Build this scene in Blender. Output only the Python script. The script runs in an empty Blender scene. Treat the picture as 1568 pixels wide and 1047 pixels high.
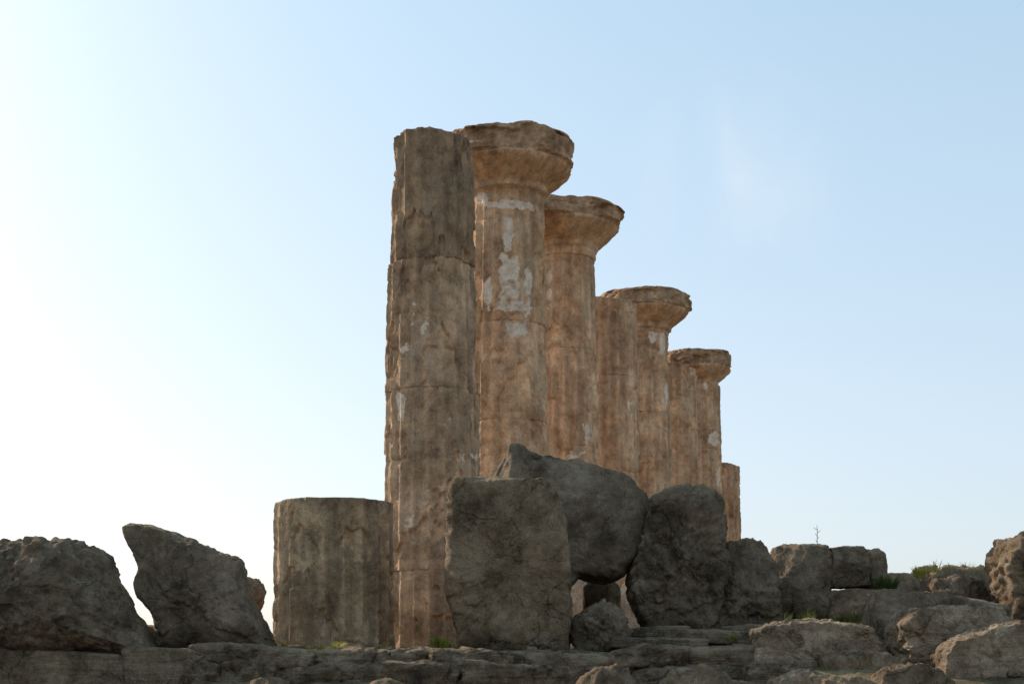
import bpy, math, random
import numpy as np
from mathutils import Vector

# ------------------------------------------------------------------ basics
F = 2140.0      # focal length of the survey photograph (units of its 1568 wide grid)
UX, UZ = 784.0, 1015.0
def sx(u, d): return (u-UX)*d/F
def sz(v, d): return (UZ-v)*d/F
sc = bpy.context.scene
rng = np.random.RandomState(7)

def hash3(ix, iy, iz, seed):
    h = (ix*374761393 + iy*668265263 + iz*2147483647 + seed*974634777) & 0xFFFFFFFF
    h = ((h ^ (h >> 13))*1274126177) & 0xFFFFFFFF
    h = ((h ^ (h >> 16))*2246822519) & 0xFFFFFFFF
    h = h ^ (h >> 15)
    return (h & 0xFFFFFF)/float(0xFFFFFF)
def vnoise(P, seed=0):
    i = np.floor(P).astype(np.int64); f = P-i; f = f*f*(3-2*f)
    r = 0
    for a in (0, 1):
        wa = f[:, 0] if a else 1-f[:, 0]
        for b in (0, 1):
            wb = f[:, 1] if b else 1-f[:, 1]
            for c in (0, 1):
                wc = f[:, 2] if c else 1-f[:, 2]
                r = r + wa*wb*wc*hash3(i[:, 0]+a, i[:, 1]+b, i[:, 2]+c, seed)
    return r*2-1
def fbm(P, seed=0, o=4, g=0.5):
    r = 0; a = 1; s = 0
    Q = P.copy()
    for k in range(o):
        r = r + a*vnoise(Q, seed+k*17); s += a; a *= g; Q = Q*2.03+11.3
    return r/s
def ss(x, a, b):
    t = np.clip((x-a)/(b-a), 0, 1); return t*t*(3-2*t)

def make_mesh(name, V, Fq, mat, loc=(0, 0, 0), smooth=True, attrs=None):
    me = bpy.data.meshes.new(name)
    V = np.asarray(V, dtype=np.float32)
    if isinstance(Fq, np.ndarray):
        n = len(Fq); k = Fq.shape[1]
        me.vertices.add(len(V)); me.vertices.foreach_set('co', V.ravel())
        me.loops.add(n*k); me.loops.foreach_set('vertex_index', Fq.ravel().astype(np.int32))
        me.polygons.add(n)
        me.polygons.foreach_set('loop_start', np.arange(0, n*k, k, dtype=np.int32))
        me.polygons.foreach_set('loop_total', np.full(n, k, dtype=np.int32))
        me.update(calc_edges=True); me.validate()
    else:
        me.from_pydata(V.tolist(), [], Fq)
    me.polygons.foreach_set('use_smooth', [smooth]*len(me.polygons))
    if attrs:
        for an, av in attrs.items():
            at = me.attributes.new(an, 'FLOAT', 'POINT')
            at.data.foreach_set('value', np.asarray(av, dtype=np.float32))
    me.materials.append(mat)
    ob = bpy.data.objects.new(name, me); ob.location = loc
    sc.collection.objects.link(ob)
    return ob

def grid_faces(nr, nc, wrap=True):
    r = np.arange(nr-1)[:, None]; c = np.arange(nc if wrap else nc-1)[None, :]
    c2 = (c+1) % nc
    a = r*nc+c; b = r*nc+c2; d = (r+1)*nc+c; e = (r+1)*nc+c2
    return np.stack([a, b, e, d], -1).reshape(-1, 4)

# ------------------------------------------------------------------ materials
def stone_mat(name, dark, mid, light, lich=(0.22, 0.21, 0.18), lich_amt=0.5, scale=1.0,
              plaster=False, bump=0.5, streak=False, pits=0.5, gain=1.0, contrast=1.0, mrough=0.66, cracks=False, layers=0.0):
    dark, mid, light = [tuple(min(.85, q*gain) for q in c) for c in (dark, mid, light)]
    m = bpy.data.materials.new(name); m.use_nodes = True
    nt = m.node_tree; N = nt.nodes; L = nt.links
    bs = N['Principled BSDF']; bs.inputs['Roughness'].default_value = 0.95
    bs.inputs['Specular IOR Level'].default_value = 0.12
    tc = N.new('ShaderNodeTexCoord'); oi = N.new('ShaderNodeObjectInfo')
    mul = N.new('ShaderNodeMath'); mul.operation = 'MULTIPLY'; mul.inputs[1].default_value = 60
    L.new(oi.outputs['Random'], mul.inputs[0])
    add = N.new('ShaderNodeVectorMath'); add.operation = 'ADD'
    L.new(tc.outputs['Object'], add.inputs[0]); L.new(mul.outputs[0], add.inputs[1])
    vec = add.outputs[0]
    def noise(s, det=4, rough=0.6, v=None, dist=0.0):
        n = N.new('ShaderNodeTexNoise'); n.inputs['Scale'].default_value = s
        n.inputs['Detail'].default_value = det; n.inputs['Roughness'].default_value = rough
        n.inputs['Distortion'].default_value = dist
        L.new(v or vec, n.inputs['Vector']); return n.outputs['Fac']
    def ramp(fac, stops):
        r = N.new('ShaderNodeValToRGB'); L.new(fac, r.inputs[0])
        e = r.color_ramp.elements
        while len(e) < len(stops): e.new(0.5)
        for k, (p, c) in enumerate(stops):
            e[k].position = p; e[k].color = (*c, 1) if len(c) == 3 else c
        return r.outputs[0]
    def mix(fac, a, b, mode='MIX'):
        x = N.new('ShaderNodeMix'); x.data_type = 'RGBA'; x.blend_type = mode
        for s, v in ((x.inputs[0], fac), (x.inputs[6], a), (x.inputs[7], b)):
            if hasattr(v, 'links'): L.new(v, s)
            elif isinstance(v, (int, float)): s.default_value = v
            else: s.default_value = (*v, 1)
        return x.outputs[2]
    def madd(a, k, b):
        x = N.new('ShaderNodeMath'); x.operation = 'MULTIPLY_ADD'
        L.new(a, x.inputs[0]); x.inputs[1].default_value = k
        if hasattr(b, 'links'): L.new(b, x.inputs[2])
        else: x.inputs[2].default_value = b
        return x.outputs[0]
    big = noise(1.1*scale, 5, 0.62)
    base = ramp(big, [(0.33, dark), (0.5, mid), (0.68, light)])
    if streak:
        mp = N.new('ShaderNodeMapping'); mp.inputs['Scale'].default_value = (4.2, 4.2, 0.35)
        L.new(vec, mp.inputs[0])
        st = ramp(noise(1.0, 4, 0.6, v=mp.outputs[0]), [(0.35, (0.62, 0.62, 0.64)), (0.62, (1.15, 1.12, 1.08))])
        base = mix(0.8, base, st, 'MULTIPLY')
    midn = noise(5.5*scale, 7, mrough)
    mot = ramp(midn, [(0.32, (0.55, 0.55, 0.57)), (0.5, (1.0, 1.0, 1.0)), (0.70, (1.4, 1.36, 1.3))])
    base = mix(0.85*contrast, base, mot, 'MULTIPLY')
    ln = noise(2.0*scale, 6, 0.68)
    lf = ramp(ln, [(0.53, (0, 0, 0)), (0.61, (1, 1, 1))])
    base = mix(madd(lf, lich_amt, 0.0), base, lich)
    vo = N.new('ShaderNodeTexVoronoi'); vo.inputs['Scale'].default_value = (9 if not plaster else 7)*scale
    L.new(vec, vo.inputs['Vector'])
    pit = ramp(madd(midn, -0.35, madd(big, 1.1, vo.outputs['Distance'])), [(0.42, (0.36, 0.36, 0.37)), (0.52, (1, 1, 1))])
    base = mix(pits, base, pit, 'MULTIPLY')
    fine = noise(26*scale, 4, 0.75)
    fr = ramp(fine, [(0.3, (0.66, 0.66, 0.67)), (0.7, (1.34, 1.32, 1.28))])
    base = mix(0.8*contrast, base, fr, 'MULTIPLY')
    pl_h = None; ck = None
    if cracks:
        wv = N.new('ShaderNodeTexNoise'); wv.inputs['Scale'].default_value = 2.0; wv.inputs['Detail'].default_value = 4
        L.new(vec, wv.inputs['Vector'])
        va = N.new('ShaderNodeVectorMath'); va.operation = 'MULTIPLY_ADD'; va.inputs[1].default_value = (.9, .9, .9)
        L.new(wv.outputs['Color'], va.inputs[0]); L.new(vec, va.inputs[2])
        ve = N.new('ShaderNodeTexVoronoi'); ve.feature = 'DISTANCE_TO_EDGE'; ve.inputs['Scale'].default_value = 1.1
        L.new(va.outputs[0], ve.inputs['Vector'])
        ck = ramp(madd(big, 0.10, ve.outputs['Distance']), [(0.046, (0.45, 0.44, 0.43)), (0.064, (1, 1, 1))])
        base = mix(0.75, base, ck, 'MULTIPLY')
    if plaster:
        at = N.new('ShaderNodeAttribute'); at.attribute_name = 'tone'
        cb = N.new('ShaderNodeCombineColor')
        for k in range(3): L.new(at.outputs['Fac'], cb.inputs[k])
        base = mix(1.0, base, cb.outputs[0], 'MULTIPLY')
        ap = N.new('ShaderNodeAttribute'); ap.attribute_name = 'plaster'
        n2 = noise(3.2, 5, 0.55)
        sm = madd(n2, 1.5, madd(ap.outputs['Fac'], 0.85, 0.0))
        mr = N.new('ShaderNodeMapRange'); L.new(sm, mr.inputs[0])
        mr.inputs[1].default_value = 1.20; mr.inputs[2].default_value = 1.26
        pl_h = mr.outputs[0]
        pc = ramp(midn, [(0.3, (0.50, 0.36, 0.25)), (0.58, (0.84, 0.66, 0.52))])
        pc = mix(0.4, pc, fr, 'MULTIPLY')
        base = mix(pl_h, base, pc)
    L.new(base, bs.inputs['Base Color'])
    hh = madd(fine, 0.45, madd(pit, 0.3, madd(big, 1.0, midn)))
    if pl_h is not None: hh = madd(pl_h, 0.35, hh)
    if ck is not None: hh = madd(ck, 0.5, hh)
    if layers > 0:
        ml = N.new('ShaderNodeMapping'); ml.inputs['Scale'].default_value = (0.7, 0.7, 9.0)
        L.new(vec, ml.inputs[0]); hh = madd(noise(1.0, 4, .65, v=ml.outputs[0]), layers, hh)
    bp = N.new('ShaderNodeBump'); bp.inputs['Strength'].default_value = bump
    bp.inputs['Distance'].default_value = 0.10
    L.new(hh, bp.inputs['Height']); L.new(bp.outputs[0], bs.inputs['Normal'])
    return m

M_c1 = stone_mat('column_stone_grey', (0.15, 0.094, 0.058), (0.25, 0.16, 0.098), (0.34, 0.225, 0.145), lich=(0.43, 0.30, 0.20), lich_amt=0.6, plaster=True, streak=True, bump=0.42, scale=0.9, gain=1.7, pits=0.3, contrast=.9)
M_c2 = stone_mat('column_stone_ochre', (0.24, 0.133, 0.072), (0.37, 0.22, 0.128), (0.46, 0.305, 0.195), lich=(0.58, 0.41, 0.27), lich_amt=0.45, plaster=True, streak=True, bump=0.4, scale=0.9, gain=1.7, pits=0.2, contrast=.85)
M_stump = stone_mat('column_stone_buff', (0.16, 0.107, 0.066), (0.26, 0.18, 0.112), (0.35, 0.25, 0.16), lich=(0.20, 0.145, 0.092), lich_amt=0.6, plaster=True, streak=True, bump=0.5, scale=1.1, gain=1.65, pits=.35, contrast=.95)
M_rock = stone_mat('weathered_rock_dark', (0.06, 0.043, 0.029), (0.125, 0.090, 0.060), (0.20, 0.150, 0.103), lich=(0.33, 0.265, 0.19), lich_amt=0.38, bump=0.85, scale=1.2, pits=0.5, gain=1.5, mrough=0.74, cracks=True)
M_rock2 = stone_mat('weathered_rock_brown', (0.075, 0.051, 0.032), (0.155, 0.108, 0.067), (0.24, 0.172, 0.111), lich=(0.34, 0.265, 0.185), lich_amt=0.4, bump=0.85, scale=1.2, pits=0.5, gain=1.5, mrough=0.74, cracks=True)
M_wall = stone_mat('layered_wall_stone', (0.07, 0.05, 0.033), (0.155, 0.112, 0.073), (0.25, 0.188, 0.128), lich=(0.38, 0.30, 0.215), lich_amt=0.45, bump=0.95, scale=1.4, pits=0.5, gain=1.5, mrough=0.74, cracks=True, layers=1.2)
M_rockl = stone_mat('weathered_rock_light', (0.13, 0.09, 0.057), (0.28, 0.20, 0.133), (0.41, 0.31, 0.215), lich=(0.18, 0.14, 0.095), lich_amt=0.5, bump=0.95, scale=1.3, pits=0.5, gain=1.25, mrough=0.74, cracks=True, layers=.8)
M_pink_sunlit = stone_mat('pink_stone_painted_sunlit', (0.40, 0.25, 0.16), (0.60, 0.40, 0.27), (0.70, 0.50, 0.37), lich=(0.6, 0.42, 0.30), lich_amt=0.4, bump=.5)  # lightened pink: sunlight painted into the colour, as the stone stands in shade
M_soil = stone_mat('dry_soil', (0.08, 0.06, 0.034), (0.15, 0.114, 0.066), (0.22, 0.17, 0.11), lich=(0.07, 0.09, 0.03), lich_amt=0.7, bump=0.9, scale=1.5, gain=1.2)

def leaf_mat(name, c1, c2):
    m = bpy.data.materials.new(name); m.use_nodes = True
    nt = m.node_tree; N = nt.nodes; L = nt.links
    out = N['Material Output']; bs = N['Principled BSDF']; bs.inputs['Roughness'].default_value = 0.7
    tc = N.new('ShaderNodeTexCoord'); n = N.new('ShaderNodeTexNoise'); n.inputs['Scale'].default_value = 3
    L.new(tc.outputs['Object'], n.inputs['Vector'])
    r = N.new('ShaderNodeValToRGB'); L.new(n.outputs['Fac'], r.inputs[0])
    r.color_ramp.elements[0].position = 0.35; r.color_ramp.elements[0].color = (*c1, 1)
    r.color_ramp.elements[1].position = 0.65; r.color_ramp.elements[1].color = (*c2, 1)
    L.new(r.outputs[0], bs.inputs['Base Color'])
    tr = N.new('ShaderNodeBsdfTranslucent'); L.new(r.outputs[0], tr.inputs[0])
    mx = N.new('ShaderNodeMixShader'); mx.inputs[0].default_value = 0.45
    L.new(bs.outputs[0], mx.inputs[1]); L.new(tr.outputs[0], mx.inputs[2]); L.new(mx.outputs[0], out.inputs[0])
    return m
M_grass = leaf_mat('grass_green', (0.05, 0.075, 0.015), (0.14, 0.15, 0.03))
M_weed = leaf_mat('weed_yellow_green', (0.15, 0.17, 0.03), (0.38, 0.34, 0.06))
M_dry = leaf_mat('dry_stalk', (0.08, 0.06, 0.03), (0.14, 0.11, 0.05))

# ------------------------------------------------------------------ ground
def gh(x, y):
    P = np.stack([x*0.45, y*0.45, x*0], -1)
    P2 = np.stack([x*2.2, y*2.2, x*0], -1)
    n = fbm(P, 3, 3)*0.07 + fbm(P2, 5, 3)*0.04
    wallz = ss(y, 20.9, 21.4)
    slope = ss(y, 14.0, 21.0)
    right = ss(x, 3.0, 4.2)
    up = wallz*(1-right)+slope*right
    plate = 0.16 + ss(x, 2.6, 5.0)*ss(y, 22.0, 25.5)*0.62*(1-ss(y, 29, 36)) - 0.12*right*(1-ss(y, 21, 22.5))
    fade = (1-ss(y, 75, 110))*(1-ss(np.abs(x), 45, 80))
    h = -1.6 + (plate+1.6)*up*fade
    far = ss(np.hypot(x, y), 300, 1500)
    return h + n*(1-far)
def ground_z(x, y): return float(gh(np.array([float(x)]), np.array([float(y)]))[0])
xs = np.unique(np.concatenate([-np.geomspace(14, 5000, 40), np.arange(-14, 16, 0.12), np.geomspace(16, 5000, 40)]))
ys = np.unique(np.concatenate([-np.geomspace(5, 600, 15), np.arange(-5, 14, 1.0), np.arange(14, 32, 0.1), np.geomspace(32, 6000, 70)]))
GX, GY = np.meshgrid(xs, ys)
gv = np.stack([GX.ravel(), GY.ravel(), gh(GX.ravel(), GY.ravel())], -1)
make_mesh('ground', gv, grid_faces(len(ys), len(xs), False), M_soil)

# ------------------------------------------------------------------ columns
def column(name, X, Y, z0, ztop, mat, seed, cap=False, nth=360, dz=0.035, joints=(), blobs=(),
           R0=1.05, R1=0.86, H=11.0, tones=None, rough=1.0, cp=3.0, top_noise=0.10, capw=1.5, tilt=0.0, amp=0.07, erode=(), cdrop=0.0):
    shaft_top = 11.0 if cap else ztop
    z = list(np.arange(z0, shaft_top, dz))
    for j in joints: z += [j-0.025, j-0.012, j, j+0.012, j+0.025]
    z = np.unique(np.array([q for q in z if q < shaft_top]+[shaft_top]))
    rows_z = list(z); rows_r = list(R0-(R0-R1)*np.clip(z/H, 0, 1)**1.25); rows_w = [0]*len(z); rows_s = [1.0]*len(z)
    if cap:
        prof = [(0.03, 0.885), (0.06, 0.875), (0.09, 0.90), (0.12, 0.89), (0.16, 0.93), (0.22, 1.0), (0.28, 1.08), (0.34, 1.16), (0.40, 1.235),
                (0.46, 1.31), (0.52, 1.375), (0.57, 1.42), (0.61, 1.44), (0.64, 1.43)]
        for dzz, r in prof:
            rows_z.append(11.0+dzz); rows_r.append(r*capw/1.5); rows_w.append(0); rows_s.append(0)
        for k, zz in enumerate(np.linspace(11.66, 12.24-cdrop, 24)):
            rows_z.append(zz); rows_r.append(capw); rows_w.append(1); rows_s.append(0)
        for fr in (0.985, 0.96, 0.9, 0.8, 0.65, 0.5, 0.3, 0.1, 0.0):
            rows_z.append(12.26-cdrop+0.01*(1-fr)); rows_r.append(capw*fr); rows_w.append(1); rows_s.append(0)
    else:
        rl = rows_r[-1]
        for fr in (0.985, 0.96, 0.9, 0.8, 0.65, 0.5, 0.3, 0.1, 0.0):
            rows_z.append(shaft_top+0.015); rows_r.append(rl*fr); rows_w.append(0); rows_s.append(fr)
    rz = np.array(rows_z)[:, None]; rr = np.array(rows_r)[:, None]; rw = np.array(rows_w)[:, None]; rs = np.array(rows_s)[:, None]
    a = (np.arange(nth)/nth*2*np.pi)[None, :]
    A = a+0*rz; Z = rz+0*A; R = rr+0*A
    al = A-math.radians(18.4)
    cc = np.abs(np.cos(al)); sn = np.abs(np.sin(al))
    sup = 1/(cc**cp+sn**cp)**(1/cp)
    R = R*np.where(rw > 0, sup*0.96, 1.0)
    js = np.array(sorted(joints)) if len(joints) else np.array([1e9])
    di = np.searchsorted(js, rz[:, 0])
    lr = np.random.RandomState(seed)
    nd = len(js)+1
    offx = lr.normal(0, 0.013, nd)[di][:, None]; offy = lr.normal(0, 0.013, nd)[di][:, None]
    rj = (1+lr.normal(0, 0.006, nd))[di][:, None]
    offx = np.where((rw > 0) | (rs == 0), 0, offx)
    tn = (np.array(tones)[np.minimum(di, len(tones)-1)] if tones is not None else (1+lr.normal(0, 0.10, nd))[di])[:, None]+0*A
    P = np.stack([(np.sin(A)).ravel(), (-np.cos(A)).ravel(), Z.ravel()], -1)
    def shp(q): return q.reshape(A.shape)
    er = ss(shp(fbm(P*np.array([1.3, 1.3, 0.8]), seed, 4)), 0.0, 0.5)
    er2 = shp(fbm(P*np.array([3, 3, 2.4]), seed+5, 5))
    er3 = shp(fbm(P*np.array([9, 9, 9]), seed+9, 4))
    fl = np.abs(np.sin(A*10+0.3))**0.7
    inshaft = (rs > 0)
    flute = np.where(inshaft, amp*fl*(1-0.75*er), 0)*rs
    arris = (1-fl)*np.clip(er3*0.9+0.1, 0, 1)*0.06*inshaft
    R = R*rj - flute + 0.3*amp*inshaft - arris - inshaft*er*0.03*rough + er2*0.022*rough + er3*0.010*rough
    sp = shp(fbm(P*np.array([2.2, 2.2, 1.5])+5, seed+71, 4))
    spall = ss(sp, 0.16, 0.21)
    R = R - inshaft*0.045*spall*rough
    tn = tn*(1+0.2*spall*inshaft)
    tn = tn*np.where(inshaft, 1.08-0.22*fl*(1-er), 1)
    capm = (~inshaft)
    spc = ss(shp(fbm(P*np.array([2.0, 2.0, 4.0])+8, seed+91, 4)), 0.05, 0.14)
    R = R + capm*(rw*er2*0.13 + er2*0.06 + er3*0.04 - np.clip(er2-0.1, 0, 1)*0.15*rw - 0.08*spc*rw)*np.clip(R, 0, 1)
    for j in joints:
        wob = 0.012*er3
        chip = np.clip(shp(vnoise(P*np.array([4, 4, 0.4])+j, seed+31)), 0, 1)
        vis = ss(shp(vnoise(P*np.array([1.6, 1.6, 0.2])+j*3, seed+33)), -0.4, 0.5)
        R -= 0.024*vis*np.exp(-((Z-j+wob)/0.014)**2)*inshaft
        R -= 0.05*chip*np.exp(-((Z-j)/0.07)**2)*inshaft
    for (ea, ez, era, erz, dep) in erode:
        dA = (A-ea+np.pi) % (2*np.pi)-np.pi
        R -= dep*np.exp(-(dA/era)**2-((Z-ez)/erz)**2)*(1+er2)
    R = np.maximum(R, 0)
    tm = ss(Z, ztop-0.55, ztop)
    x = R*np.sin(A)+offx; y = -R*np.cos(A)+offy
    PT = np.stack([x.ravel()*1.6, y.ravel()*1.6, (Z*0).ravel()], -1)
    zn = shp(fbm(PT, seed+40, 4))
    if cap:
        zt = 12.26-cdrop
        Z2 = Z + rw*0.10*zn*ss(Z, 11.9, zt) - rw*0.14*ss(np.hypot(x, y), capw*0.90, capw*1.12)*ss(Z, zt-.2, zt)
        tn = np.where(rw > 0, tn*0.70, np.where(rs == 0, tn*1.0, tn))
    else:
        Z2 = Z + tm*(zn*top_noise*1.6 + tilt*x)
        tn = tn*(1-0.25*ss(Z, ztop-0.25, ztop))
    pl = np.zeros_like(A)
    d = Y
    for (u, v, ru, rv, am) in blobs:
        cx = (u-(UX+X*F/d))*d/F
        rb = 0.95; s = np.clip(cx/rb, -0.98, 0.98); ba = math.asin(s)
        bz = sz(v, d-rb*math.cos(ba))
        ra = max(0.08, ru*d/F/rb/max(0.35, math.cos(ba))); rzz = rv*d/F
        dA = (A-ba+np.pi) % (2*np.pi)-np.pi
        g = am*np.exp(-(np.abs(dA/ra))**3-(np.abs((Z-bz)/rzz))**3)
        pl = np.maximum(pl, g)
    pl = pl*inshaft
    V = np.stack([x.ravel(), y.ravel(), Z2.ravel()], -1)
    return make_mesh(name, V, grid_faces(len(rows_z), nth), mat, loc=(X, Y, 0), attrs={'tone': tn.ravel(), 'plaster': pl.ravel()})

S = 4.5; D1 = 28.6
def cpos(n):
    d = D1+(n-1)*S
    return -1.617+0.333*(d-D1), d
def zj(vs, d): return [sz(v, d-1.0) for v in vs]

X, Y = cpos(1)
column('fluted_stone_column', X, Y, 0.0, 10.64, M_c1, 11, joints=zj([388, 590, 700, 872], Y), nth=440, dz=0.028,
       R0=1.04, R1=0.82, H=10.9, tones=[1.2, 1.12, 1.0, 1.0, 0.74], top_noise=0.05, rough=1.4,
       blobs=[(615, 620, 11, 28, .7), (635, 530, 26, 12, .5), (657, 505, 11, 34, .6), (640, 470, 14, 30, .45), (720, 700, 26, 16, .55), (632, 800, 16, 16, .55), (690, 640, 14, 30, .4)],
       erode=[(-1.45, 10.2, 0.25, 0.5, 0.06), (-1.5, 8.7, 0.2, 0.3, 0.05), (1.5, 6.0, 0.3, 0.4, 0.06), (1.3, 10.4, .5, .3, .05)])
X, Y = cpos(2)
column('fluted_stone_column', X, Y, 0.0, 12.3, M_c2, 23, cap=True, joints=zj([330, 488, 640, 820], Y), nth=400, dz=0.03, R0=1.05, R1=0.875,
       tones=[1.05, 1.05, 0.92, 0.88, 0.95], cp=2.4, capw=1.60,
       blobs=[(785, 310, 55, 9, .8), (778, 356, 11, 34, .95), (780, 425, 18, 40, .95), (745, 447, 9, 24, .85), (785, 468, 50, 9, .85), (810, 450, 9, 50, .75), (797, 505, 24, 22, .65), (733, 300, 12, 14, .8)])
X, Y = cpos(3)
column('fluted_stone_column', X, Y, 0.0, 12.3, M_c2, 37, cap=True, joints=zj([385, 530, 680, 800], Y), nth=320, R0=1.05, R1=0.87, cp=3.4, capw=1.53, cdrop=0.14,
       tones=[1.1, 1.0, 0.95, 0.95], blobs=[(900, 665, 12, 18, .75), (838, 440, 6, 40, .7), (880, 700, 30, 16, .5)])
X, Y = cpos(4)
column('fluted_stone_column', X, Y, 0.0, 10.85, M_c2, 41, joints=zj([572, 720], Y), nth=260, R0=1.04, R1=0.87,
       tones=[0.95, 0.9, 0.85], top_noise=0.09, tilt=-0.05, blobs=[(965, 640, 8, 30, .5)])
X, Y = cpos(5)
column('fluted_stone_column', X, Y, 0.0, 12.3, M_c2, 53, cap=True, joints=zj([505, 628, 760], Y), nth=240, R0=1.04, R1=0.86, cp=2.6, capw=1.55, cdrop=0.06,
       tones=[0.98, 0.9, 0.9, .9], blobs=[(998, 516, 10, 12, 1.0), (1016, 525, 6, 18, 1.0), (1022, 600, 4, 20, .9), (1000, 700, 6, 20, .5)])
X, Y = cpos(6)
column('fluted_stone_column', X, Y, 0.0, 10.75, M_c2, 61, joints=zj([650, 760], Y), nth=220, R0=1.03, R1=0.87, tones=[0.95, 0.85, 0.85], top_noise=0.08, tilt=-0.08)
X, Y = cpos(7)
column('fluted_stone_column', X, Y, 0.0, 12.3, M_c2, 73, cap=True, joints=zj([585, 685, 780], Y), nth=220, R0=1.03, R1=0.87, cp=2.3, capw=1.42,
       tones=[0.95, 0.9, 0.85, .85], blobs=[(1092, 670, 14, 14, .7), (1078, 590, 6, 10, .8), (1097, 730, 5, 20, .6)])
X, Y = cpos(8)
column('fluted_stone_column', X, Y, 0.0, 8.45, M_c2, 83, joints=zj([780], Y), nth=200, R0=1.03, R1=0.87, tones=[0.85, 0.8], top_noise=0.06)
column('broken_column_stump', sx(512, 24.5), 24.5, 0.0, 2.78, M_stump, 97, joints=[-1.0], nth=480, dz=0.02, R0=1.07, R1=1.0, H=10, amp=0.075,
       tones=[1, 1], top_noise=0.03, rough=1.1,
       erode=[(0.1, 0.95, 0.07, 0.28, 0.07), (0.22, 2.25, 0.05, 0.07, 0.09), (0.22, 2.02, 0.05, 0.06, 0.09), (-0.75, 1.0, 0.05, 0.7, 0.04)])

# ------------------------------------------------------------------ boulders from surveyed outlines
def rock(name, d, thick, outline, mat, seed, p=3.0, n=150, m=56, rough=1.0, cuts=5, lean=0.0, sm=1, faces=()):
    pts = np.array([[sx(u, d), sz(v, d)] for u, v in outline])
    q = np.vstack([pts, pts[:1]]); seg = np.hypot(*np.diff(q, axis=0).T); cs = np.concatenate([[0], np.cumsum(seg)])
    t = np.linspace(0, cs[-1], n, endpoint=False)
    ox = np.interp(t, cs, q[:, 0]); oz = np.interp(t, cs, q[:, 1])
    for _ in range(sm):
        ox = (np.roll(ox, 1)+2*ox+np.roll(ox, -1))/4; oz = (np.roll(oz, 1)+2*oz+np.roll(oz, -1))/4
    cx = (ox.min()+ox.max())/2; cz = oz.mean()
    size = min(ox.max()-ox.min(), oz.max()-oz.min())
    u = np.linspace(-1, 1, m); T = []; s = []
    for uu in u:
        w = abs(uu)
        if w < .55: T.append(math.copysign(w/.55*.86, uu)); s.append((1-(w/.55*.86)**p)**(1/p))
        else:
            s0 = (1-.86**p)**(1/p); f = (1-w)/.45; sv = s0*f; s.append(sv); T.append(math.copysign((1-sv**p)**(1/p), uu))
    T = np.array(T); s = np.array(s)
    Px = cx+(ox-cx)[None, :]*s[:, None]; Pz = cz+(oz-cz)[None, :]*s[:, None]
    Py = (T*thick)[:, None]+0*Px + lean*(Pz-cz)
    P = np.stack([Px.ravel()-cx, Py.ravel(), Pz.ravel()-cz], -1)
    lr = np.random.RandomState(seed)
    cl = []
    for k in range(cuts):
        nx = lr.uniform(-0.7, 0.7); nz = lr.uniform(-0.35, 0.8); ny = -1 if k % 3 else 1
        cl.append(((nx, ny, nz), lr.uniform(0.72, 0.88)))
    for nn, fr in cl+list(faces):
        nn = np.array(nn, dtype=float); nn /= np.linalg.norm(nn)
        dd = P@nn; o = dd.max()*fr
        ex = np.clip(dd-o, 0, None)
        P = P-nn[None, :]*ex[:, None]*0.92
    dirn = P/(np.linalg.norm(P, axis=1)[:, None]+1e-6)
    k = 1/size
    e1 = fbm(P*2.0*k+seed, seed, 3); e2 = fbm(P*5.5*k+seed, seed+3, 4, 0.55); e3 = fbm(P*7.0+seed, seed+7, 5, 0.62)
    ridge = 1-np.abs(fbm(P*3.2*k+seed*2, seed+13, 3))*2.2
    terr = fbm(P*2.6*k+9+seed, seed+23, 4, .55); ter2 = fbm(P*2.4+19+seed, seed+29, 4, .6)
    disp = size*(0.05*e1+0.03*e2)*rough + 0.075*e3*rough - size*0.03*np.clip(ridge-0.72, 0, 1)*3*rough - size*0.035*ss(terr, .1, .15)*rough - 0.04*ss(ter2, .12, .16)*rough
    P = P+dirn*disp[:, None]
    return make_mesh(name, P, grid_faces(m, n), mat, loc=(cx, d, cz))

R = rock
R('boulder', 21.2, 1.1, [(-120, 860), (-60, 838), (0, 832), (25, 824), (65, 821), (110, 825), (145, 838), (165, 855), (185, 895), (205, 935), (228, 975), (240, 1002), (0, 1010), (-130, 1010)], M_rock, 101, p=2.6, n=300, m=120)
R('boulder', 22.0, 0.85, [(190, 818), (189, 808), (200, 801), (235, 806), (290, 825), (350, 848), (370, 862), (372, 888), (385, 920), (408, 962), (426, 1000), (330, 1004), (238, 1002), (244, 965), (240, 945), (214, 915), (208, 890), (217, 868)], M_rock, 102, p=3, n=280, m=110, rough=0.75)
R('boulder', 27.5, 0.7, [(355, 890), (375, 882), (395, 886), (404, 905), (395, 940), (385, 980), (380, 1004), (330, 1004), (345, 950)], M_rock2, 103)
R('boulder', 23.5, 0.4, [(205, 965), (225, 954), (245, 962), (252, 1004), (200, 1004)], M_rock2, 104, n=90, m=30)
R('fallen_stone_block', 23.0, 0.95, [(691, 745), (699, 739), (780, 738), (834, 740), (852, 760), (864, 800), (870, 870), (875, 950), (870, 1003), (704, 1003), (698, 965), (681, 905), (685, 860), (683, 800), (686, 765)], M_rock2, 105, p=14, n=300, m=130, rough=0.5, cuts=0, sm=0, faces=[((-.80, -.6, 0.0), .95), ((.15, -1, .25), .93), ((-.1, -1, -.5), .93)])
R('fallen_stone_block', 25.4, 1.0, [(748, 748), (764, 715), (781, 686), (792, 685), (830, 699), (900, 713), (950, 730), (986, 762), (992, 800), (977, 850), (952, 885), (932, 893), (885, 885), (850, 930), (800, 1000), (735, 1000)], M_rock, 106, p=9, n=300, m=130, rough=0.42, cuts=2, sm=0, faces=[((-.88, -.42, 0.3), .90)])
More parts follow.
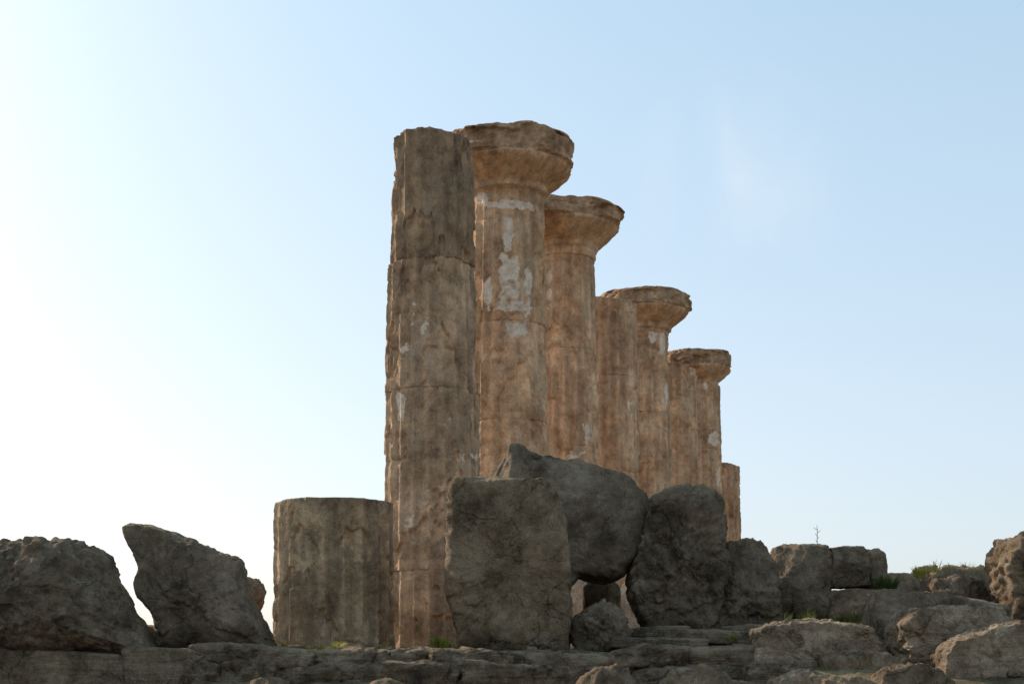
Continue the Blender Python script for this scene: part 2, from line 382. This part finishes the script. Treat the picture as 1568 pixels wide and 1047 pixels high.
R('boulder', 24.6, 0.95, [(988, 768), (1010, 751), (1050, 745), (1093, 748), (1108, 775), (1118, 830), (1113, 880), (1104, 930), (1080, 985), (1000, 985), (978, 950), (960, 908), (964, 870), (980, 830)], M_rock, 107, p=3, n=260, m=110)
R('boulder', 24.8, 0.7, [(1060, 900), (1100, 850), (1112, 830), (1140, 823), (1165, 824), (1184, 840), (1190, 890), (1195, 960), (1180, 990), (1060, 990)], M_rock, 108, p=3, n=180, m=70)
R('column_drum_fragment', 26.5, 0.5, [(893, 896), (905, 888), (940, 890), (950, 900), (950, 925), (945, 1000), (895, 1000), (893, 930)], M_rock2, 109, n=90, m=30, rough=.6)
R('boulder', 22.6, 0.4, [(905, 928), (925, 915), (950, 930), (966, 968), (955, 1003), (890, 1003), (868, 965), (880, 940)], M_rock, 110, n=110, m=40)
R('boulder', 32.0, 0.6, [(862, 915), (868, 885), (890, 875), (915, 880), (925, 915), (940, 915), (962, 885), (985, 920), (985, 1006), (860, 1006)], M_pink_sunlit, 111, n=110, m=36)
R('ashlar_wall_block', 26.0, 0.6, [(1184, 838), (1200, 834), (1262, 835), (1268, 860), (1266, 960), (1182, 965)], M_rock, 112, p=7, rough=.6, sm=0)
R('ashlar_wall_block', 26.0, 0.6, [(1264, 840), (1290, 837), (1318, 838), (1326, 848), (1326, 900), (1262, 902)], M_rock, 113, p=7, rough=.6, n=130, sm=0)
R('ashlar_wall_block', 25.8, 0.6, [(1262, 904), (1350, 902), (1352, 960), (1260, 965)], M_rock2, 114, p=6, rough=.6, n=110, sm=0)
R('ashlar_wall_block', 26.4, 0.6, [(1322, 842), (1340, 840), (1350, 850), (1351, 880), (1350, 910), (1322, 910)], M_rock2, 115, p=6, rough=.6, n=90, m=36)
R('ashlar_wall_block', 26.4, 0.7, [(1345, 882), (1360, 878), (1385, 880), (1402, 885), (1405, 960), (1345, 960)], M_rock2, 116, p=5, rough=.7, n=90, m=36)
R('boulder', 27.5, 0.6, [(1398, 874), (1410, 867), (1430, 866), (1436, 880), (1440, 950), (1398, 950)], M_rock2, 117, n=90, m=36)
R('boulder', 27.0, 0.7, [(1425, 882), (1440, 868), (1470, 864), (1505, 866), (1530, 874), (1540, 960), (1425, 960)], M_rock2, 118, n=140, m=50)
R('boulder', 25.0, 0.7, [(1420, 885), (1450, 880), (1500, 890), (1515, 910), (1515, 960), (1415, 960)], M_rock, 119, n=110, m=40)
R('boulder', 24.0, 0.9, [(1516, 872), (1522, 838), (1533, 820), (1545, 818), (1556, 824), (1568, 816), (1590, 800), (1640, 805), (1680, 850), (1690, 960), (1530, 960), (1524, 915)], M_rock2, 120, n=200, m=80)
R('fallen_stone_block', 22.6, 0.7, [(1330, 925), (1338, 906), (1360, 903), (1430, 908), (1500, 922), (1530, 930), (1530, 1005), (1328, 1010)], M_rock, 121, p=9, rough=.5, n=200, m=80, sm=0, cuts=2)
R('boulder', 20.9, 0.75, [(1146, 995), (1154, 964), (1180, 953), (1230, 949), (1290, 951), (1330, 961), (1340, 985), (1334, 1030), (1310, 1080), (1160, 1085), (1146, 1040)], M_rockl, 122, p=7, n=240, m=100, sm=0, rough=.8, cuts=3)
R('boulder', 21.0, 0.6, [(1364, 956), (1378, 938), (1405, 929), (1470, 928), (1520, 930), (1540, 945), (1535, 990), (1500, 1040), (1400, 1040), (1366, 990)], M_rockl, 123, p=7, n=220, m=90, sm=0, rough=.8, cuts=3)
R('boulder', 19.8, 0.6, [(1434, 1000), (1448, 980), (1500, 962), (1560, 950), (1640, 955), (1660, 1000), (1650, 1090), (1450, 1095), (1432, 1035)], M_rockl, 124, p=7, n=240, m=100, sm=0, rough=.8, cuts=3)
R('boulder', 19.0, 0.45, [(1158, 1050), (1190, 1031), (1240, 1022), (1268, 1030), (1284, 1060), (1280, 1120), (1150, 1120)], M_rockl, 125, n=120, m=50)
R('boulder', 21.2, 0.5, [(1096, 1010), (1110, 1000), (1145, 1003), (1160, 1025), (1165, 1110), (1090, 1110)], M_rockl, 126, n=90, m=40)
R('boulder', 18.9, 0.5, [(1320, 1045), (1350, 1020), (1400, 1012), (1440, 1022), (1460, 1050), (1460, 1120), (1320, 1120)], M_rock2, 127, n=120, m=50)
R('boulder', 20.2, 0.5, [(1250, 1010), (1275, 998), (1330, 996), (1380, 1003), (1440, 1010), (1450, 1050), (1440, 1110), (1250, 1110)], M_rock2, 131, p=6, n=140, m=60, sm=0)
R('boulder', 18.3, 0.4, [(1230, 1060), (1262, 1042), (1300, 1036), (1340, 1045), (1360, 1070), (1360, 1140), (1230, 1140)], M_rock2, 132, n=100, m=40)
R('boulder', 19.6, 0.5, [(868, 1060), (890, 1035), (915, 1018), (945, 1010), (962, 1024), (990, 1060), (1000, 1190), (860, 1190)], M_rock2, 128, n=160, m=60, sm=0)
R('boulder', 20.0, 0.5, [(1000, 1050), (1030, 1025), (1070, 1018), (1110, 1024), (1140, 1050), (1150, 1180), (1000, 1180)], M_rock2, 133, n=140, m=50, sm=0)
R('boulder', 19.6, 0.4, [(360, 1060), (385, 1040), (410, 1034), (440, 1045), (450, 1190), (355, 1190)], M_rock2, 129, n=100, m=36)
R('boulder', 19.6, 0.4, [(545, 1065), (570, 1040), (600, 1036), (630, 1055), (640, 1190), (540, 1190)], M_rock2, 130, n=100, m=36)

# ------------------------------------------------------------------ rubble retaining wall
def cube_shell(n):
    g = np.linspace(-1, 1, n)
    V = []; Fs = []; off = 0
    for ax in range(3):
        for sg in (-1, 1):
            a, b = np.meshgrid(g, g, indexing='ij')
            c = np.full_like(a, sg)
            arr = [None]*3
            arr[ax] = c; arr[(ax+1) % 3] = a; arr[(ax+2) % 3] = b
            V.append(np.stack([k.ravel() for k in arr], -1))
            f = grid_faces(n, n, False)
            Fs.append((f if sg < 0 else f[:, ::-1])+off); off += n*n
    return np.vstack(V), np.vstack(Fs)
def block(cx, cy, cz, hx, hy, hz, rz, seed, k=7, rough=1.0):
    q = CV/(np.sum(np.abs(CV)**k, axis=1)**(1/k))[:, None]
    P = q*np.array([hx, hy, hz])
    n = P/(np.linalg.norm(P, axis=1)[:, None])
    W = P+np.array([cx, cy, cz])
    P = P + n*(0.07*fbm(W*1.8, seed, 3)+0.08*fbm(W*7, seed+4, 4, .6))[:, None]*rough
    tl = math.sin(seed*1.7)*0.07*min(1, rough)
    P[:, 2] += P[:, 0]*tl
    c, s = math.cos(rz), math.sin(rz)
    x = P[:, 0]*c-P[:, 1]*s+cx; y = P[:, 0]*s+P[:, 1]*c+cy
    return np.stack([x, y, P[:, 2]+cz], -1)
def rubble(name, blocks, mat):
    Vs = []; Fs = []; o = 0
    for b in blocks:
        v = block(*b); Vs.append(v); Fs.append(CF+o); o += len(v)
    return make_mesh(name, np.vstack(Vs), np.vstack(Fs), mat)
random.seed(5)
bl = []; sd = 200
CV, CF = cube_shell(44)
courses = [(0.19, 0.62), (-0.42, 0.6), (-1.0, 0.65)]
for ci, (zt, h) in enumerate(courses):
    x = -11.2+random.uniform(-.3, 0)
    while x < -4.9:
        w = random.uniform(1.8, 3.0); sd += 1
        bl.append((x+w/2, 21.0+random.uniform(-.05, .05), zt-h/2+random.uniform(-.01, .01), w/2+0.04, 0.55, h/2+0.03, random.uniform(-.015, .015), sd, 12, 0.9)); x += w
rubble('ashlar_retaining_wall', bl, M_wall)
CV, CF = cube_shell(32)
bl = []
for ci, (zt, h) in enumerate([(0.2, 0.24), (-0.02, 0.30), (-0.30, 0.34), (-0.62, 0.42), (-1.0, 0.65)]):
    x = -4.75
    while x < 4.4:
        w = random.uniform(0.4, 1.9); sd += 1; t = random.uniform(-.08, .03) if ci == 0 else random.uniform(-.06, .04)
        bl.append((x+w/2, 21.0+random.uniform(-.22, .10)-0.16*ci, zt-h/2+t, w/2+0.06, random.uniform(.4, .55), h/2+0.05, random.uniform(-.2, .2), sd, random.choice([4, 6, 9]), 1.5)); x += w
rubble('rubble_retaining_wall', bl, M_wall)
bl = []
CV, CF = cube_shell(10)
for i in range(130):
    x = random.uniform(-8.5, 8); y = random.uniform(21.2, 24) if random.random() < .8 else random.uniform(24, 27)
    if x > 3 and random.random() < .5: y = random.uniform(18.5, 22)
    s = random.uniform(0.04, 0.13)*(1.6 if random.random() < .15 else 1)
    sd += 1
    bl.append((x, y, ground_z(x, y)+s*0.1, s*random.uniform(.8, 1.5), s, s*random.uniform(.4, .8), random.uniform(0, 3), sd, 4, s*5))
rubble('loose_stones', bl, M_rock2)
CV, CF = cube_shell(22)
bl = []
for (u, v, d, w, h) in [(1010, 985, 22.0, .75, .09), (1085, 975, 22.8, .8, .12), (1150, 968, 23.6, .5, .12), (1010, 968, 23.8, .5, .1)]:
    sd += 1; bl.append((sx(u, d), d, sz(v, d), w, 0.45, h, random.uniform(-.1, .1), sd, 7, .7))
rubble('stone_slabs', bl, M_wall)

# ------------------------------------------------------------------ plants
def tufts(name, items, mat):
    V = []; Fc = []
    for (x, y, z, h, spread, n, wd) in items:
        for i in range(n):
            a = random.uniform(0, 2*math.pi); r = spread*math.sqrt(random.random())*0.5
            bx = x+r*math.cos(a); by = y+r*math.sin(a)
            L = h*random.uniform(.45, 1.0); le = random.uniform(.1, .7)*L
            da = a+random.uniform(-.6, .6); w = wd*random.uniform(.6, 1.3)
            px, py = -math.sin(da+random.uniform(-1, 1)), math.cos(da)
            o = len(V)
            for k, t in enumerate((0, .35, .7)):
                cx = bx+le*t*t*math.cos(da); cy = by+le*t*t*math.sin(da); cz = z+L*t*(1-.2*t)
                ww = w*(1-t*.6)
                V.append((cx-px*ww, cy-py*ww, cz)); V.append((cx+px*ww, cy+py*ww, cz))
            V.append((bx+le*math.cos(da), by+le*math.sin(da), z+L*0.85))
            Fc += [(o, o+1, o+3, o+2), (o+2, o+3, o+5, o+4), (o+4, o+5, o+6)]
    return make_mesh(name, V, Fc, mat, smooth=False)
it = []
for i in range(220):
    x = random.uniform(-8.5, 7.5); y = random.uniform(21.1, 24.0)
    it.append((x, y, ground_z(x, y), random.uniform(.06, .17), .18, 18, .006))
for i in range(90):
    x = random.uniform(3.4, 7.5); y = random.uniform(23.2, 25.3)
    it.append((x, y, ground_z(x, y), random.uniform(.12, .3), .3, 30, .010))
tufts('grass', it, M_grass)
it = []
for (u, v, d, h) in [(675, 990, 21.5, .30), (668, 990, 21.6, .22), (682, 992, 21.5, .2), (520, 994, 21.2, .2), (1405, 880, 25.6, .25), (1410, 882, 25.6, .2), (1120, 978, 22.0, .15)]:
    it.append((sx(u, d), d, sz(v, d)-.03, h, .14, 60, .014))
tufts('yellow_green_weed', it, M_weed)
it = []
for i in range(34):
    u = random.uniform(1408, 1525); d = 26.9+random.uniform(-.4, .4)
    it.append((sx(u, d), d, sz(874, d)-.02, random.choice([.08, .12, .26])*random.uniform(.7, 1.2), .2, 12, .008))
tufts('wild_grass_clump', it, M_weed)
it = []
for u in (1356, 1362, 1352, 1145, 1150, 1300):
    v = 905 if u > 1340 else 955
    d = 25.6
    it.append((sx(u, d), d, sz(v, d), .42 if u > 1340 else .3, .25, 60, .014))
tufts('green_weed', it, M_grass)
d = 27.2; x0 = sx(1250, d)
V = []; Fc = []
def stick(p, q, r):
    p = Vector(p); q = Vector(q); dr = (q-p).normalized(); u = dr.cross(Vector((.3, 1, .1))).normalized(); v = dr.cross(u)
    o = len(V)
    for c, rr in ((p, r), (q, r*.5)):
        for k in range(5):
            a = k*2*math.pi/5; V.append(tuple(c+u*rr*math.cos(a)+v*rr*math.sin(a)))
    for k in range(5): Fc.append((o+k, o+(k+1) % 5, o+5+(k+1) % 5, o+5+k))
zb = 0.7; zt = sz(803, d)
stick((x0, d, zb), (x0+.02, d, zt-.1), .011); stick((x0+.02, d, zt-.1), (x0+.01, d, zt), .006)
for k in range(9):
    zz = zt-.05-.06*k; s = 1 if k % 2 else -1
    stick((x0+.015, d, zz-.05), (x0+.015+s*random.uniform(.03, .07), d+random.uniform(-.04, .04), zz), .006)
make_mesh('dry_plant_stalk', V, Fc, M_dry)

# ------------------------------------------------------------------ light, sky
AZ = math.radians(-48); EL = math.radians(31)
sd_ = Vector((math.sin(AZ)*math.cos(EL), math.cos(AZ)*math.cos(EL), math.sin(EL)))
ld = bpy.data.lights.new('sun', 'SUN'); ld.energy = 5.0; ld.angle = math.radians(0.5); ld.color = (1.0, 0.88, 0.73)
lo = bpy.data.objects.new('sun', ld); lo.rotation_euler = sd_.to_track_quat('Z', 'Y').to_euler(); lo.location = (-20, 30, 40); sc.collection.objects.link(lo)
w = bpy.data.worlds.new('World'); sc.world = w; w.use_nodes = True
nt = w.node_tree; N = nt.nodes; L = nt.links
bg = N['Background']; bg.inputs['Strength'].default_value = 0.15
sky = N.new('ShaderNodeTexSky'); sky.sky_type = 'NISHITA'; sky.sun_disc = False
sky.sun_elevation = EL; sky.sun_rotation = AZ % (2*math.pi)
sky.air_density = 1.0; sky.dust_density = 2.6; sky.ozone_density = 1.0; sky.altitude = 100
tc = N.new('ShaderNodeTexCoord')
sp = N.new('ShaderNodeSeparateXYZ'); L.new(tc.outputs['Generated'], sp.inputs[0])
hz = N.new('ShaderNodeMapRange'); L.new(sp.outputs['Z'], hz.inputs[0]); hz.inputs[1].default_value = 0.0; hz.inputs[2].default_value = 0.5
hm = N.new('ShaderNodeMix'); hm.data_type = 'RGBA'; L.new(hz.outputs[0], hm.inputs[0])
hm.inputs[6].default_value = (6.1, 6.7, 7.3, 1); hm.inputs[7].default_value = (3.7, 5.6, 6.9, 1)
hx = N.new('ShaderNodeMix'); hx.data_type = 'RGBA'; hx.inputs[0].default_value = 0.58
L.new(sky.outputs[0], hx.inputs[6]); L.new(hm.outputs[2], hx.inputs[7])
mp = N.new('ShaderNodeMapping'); mp.inputs['Scale'].default_value = (5, 2, 1.6); mp.inputs['Rotation'].default_value = (0, math.radians(-35), 0)
L.new(tc.outputs['Generated'], mp.inputs[0])
nz = N.new('ShaderNodeTexNoise'); nz.inputs['Scale'].default_value = 3.0; nz.inputs['Detail'].default_value = 6; nz.inputs['Distortion'].default_value = .6
L.new(mp.outputs[0], nz.inputs['Vector'])
r1 = N.new('ShaderNodeValToRGB'); r1.color_ramp.elements[0].position = .40; r1.color_ramp.elements[1].position = .85
L.new(nz.outputs['Fac'], r1.inputs[0])
cd = Vector((1130-784, 2140, 1015-280)).normalized()
ds = N.new('ShaderNodeVectorMath'); ds.operation = 'DISTANCE'; L.new(tc.outputs['Generated'], ds.inputs[0]); ds.inputs[1].default_value = cd
mr = N.new('ShaderNodeMapRange'); L.new(ds.outputs['Value'], mr.inputs[0]); mr.inputs[1].default_value = 0.0; mr.inputs[2].default_value = 0.08
mr.inputs[3].default_value = 0.6; mr.inputs[4].default_value = 0.0
mm = N.new('ShaderNodeMath'); mm.operation = 'MULTIPLY'; L.new(r1.outputs[0], mm.inputs[0]); L.new(mr.outputs[0], mm.inputs[1])
mx = N.new('ShaderNodeMix'); mx.data_type = 'RGBA'; L.new(mm.outputs[0], mx.inputs[0]); L.new(hx.outputs[2], mx.inputs[6]); mx.inputs[7].default_value = (6.6, 6.7, 6.9, 1)
L.new(mx.outputs[2], bg.inputs[0])

# ------------------------------------------------------------------ camera
cam = bpy.data.cameras.new('camera'); co = bpy.data.objects.new('camera', cam); sc.collection.objects.link(co)
co.location = (0, 0, 0); co.rotation_euler = (math.radians(90), 0, 0)
cam.sensor_width = 36; cam.lens = 36*F/1568; cam.shift_y = (1015-523.5)/1568
cam.clip_end = 12000; cam.clip_start = 0.1
sc.camera = co
sc.view_settings.view_transform = 'Standard'; sc.view_settings.look = 'None'; sc.view_settings.exposure = 0
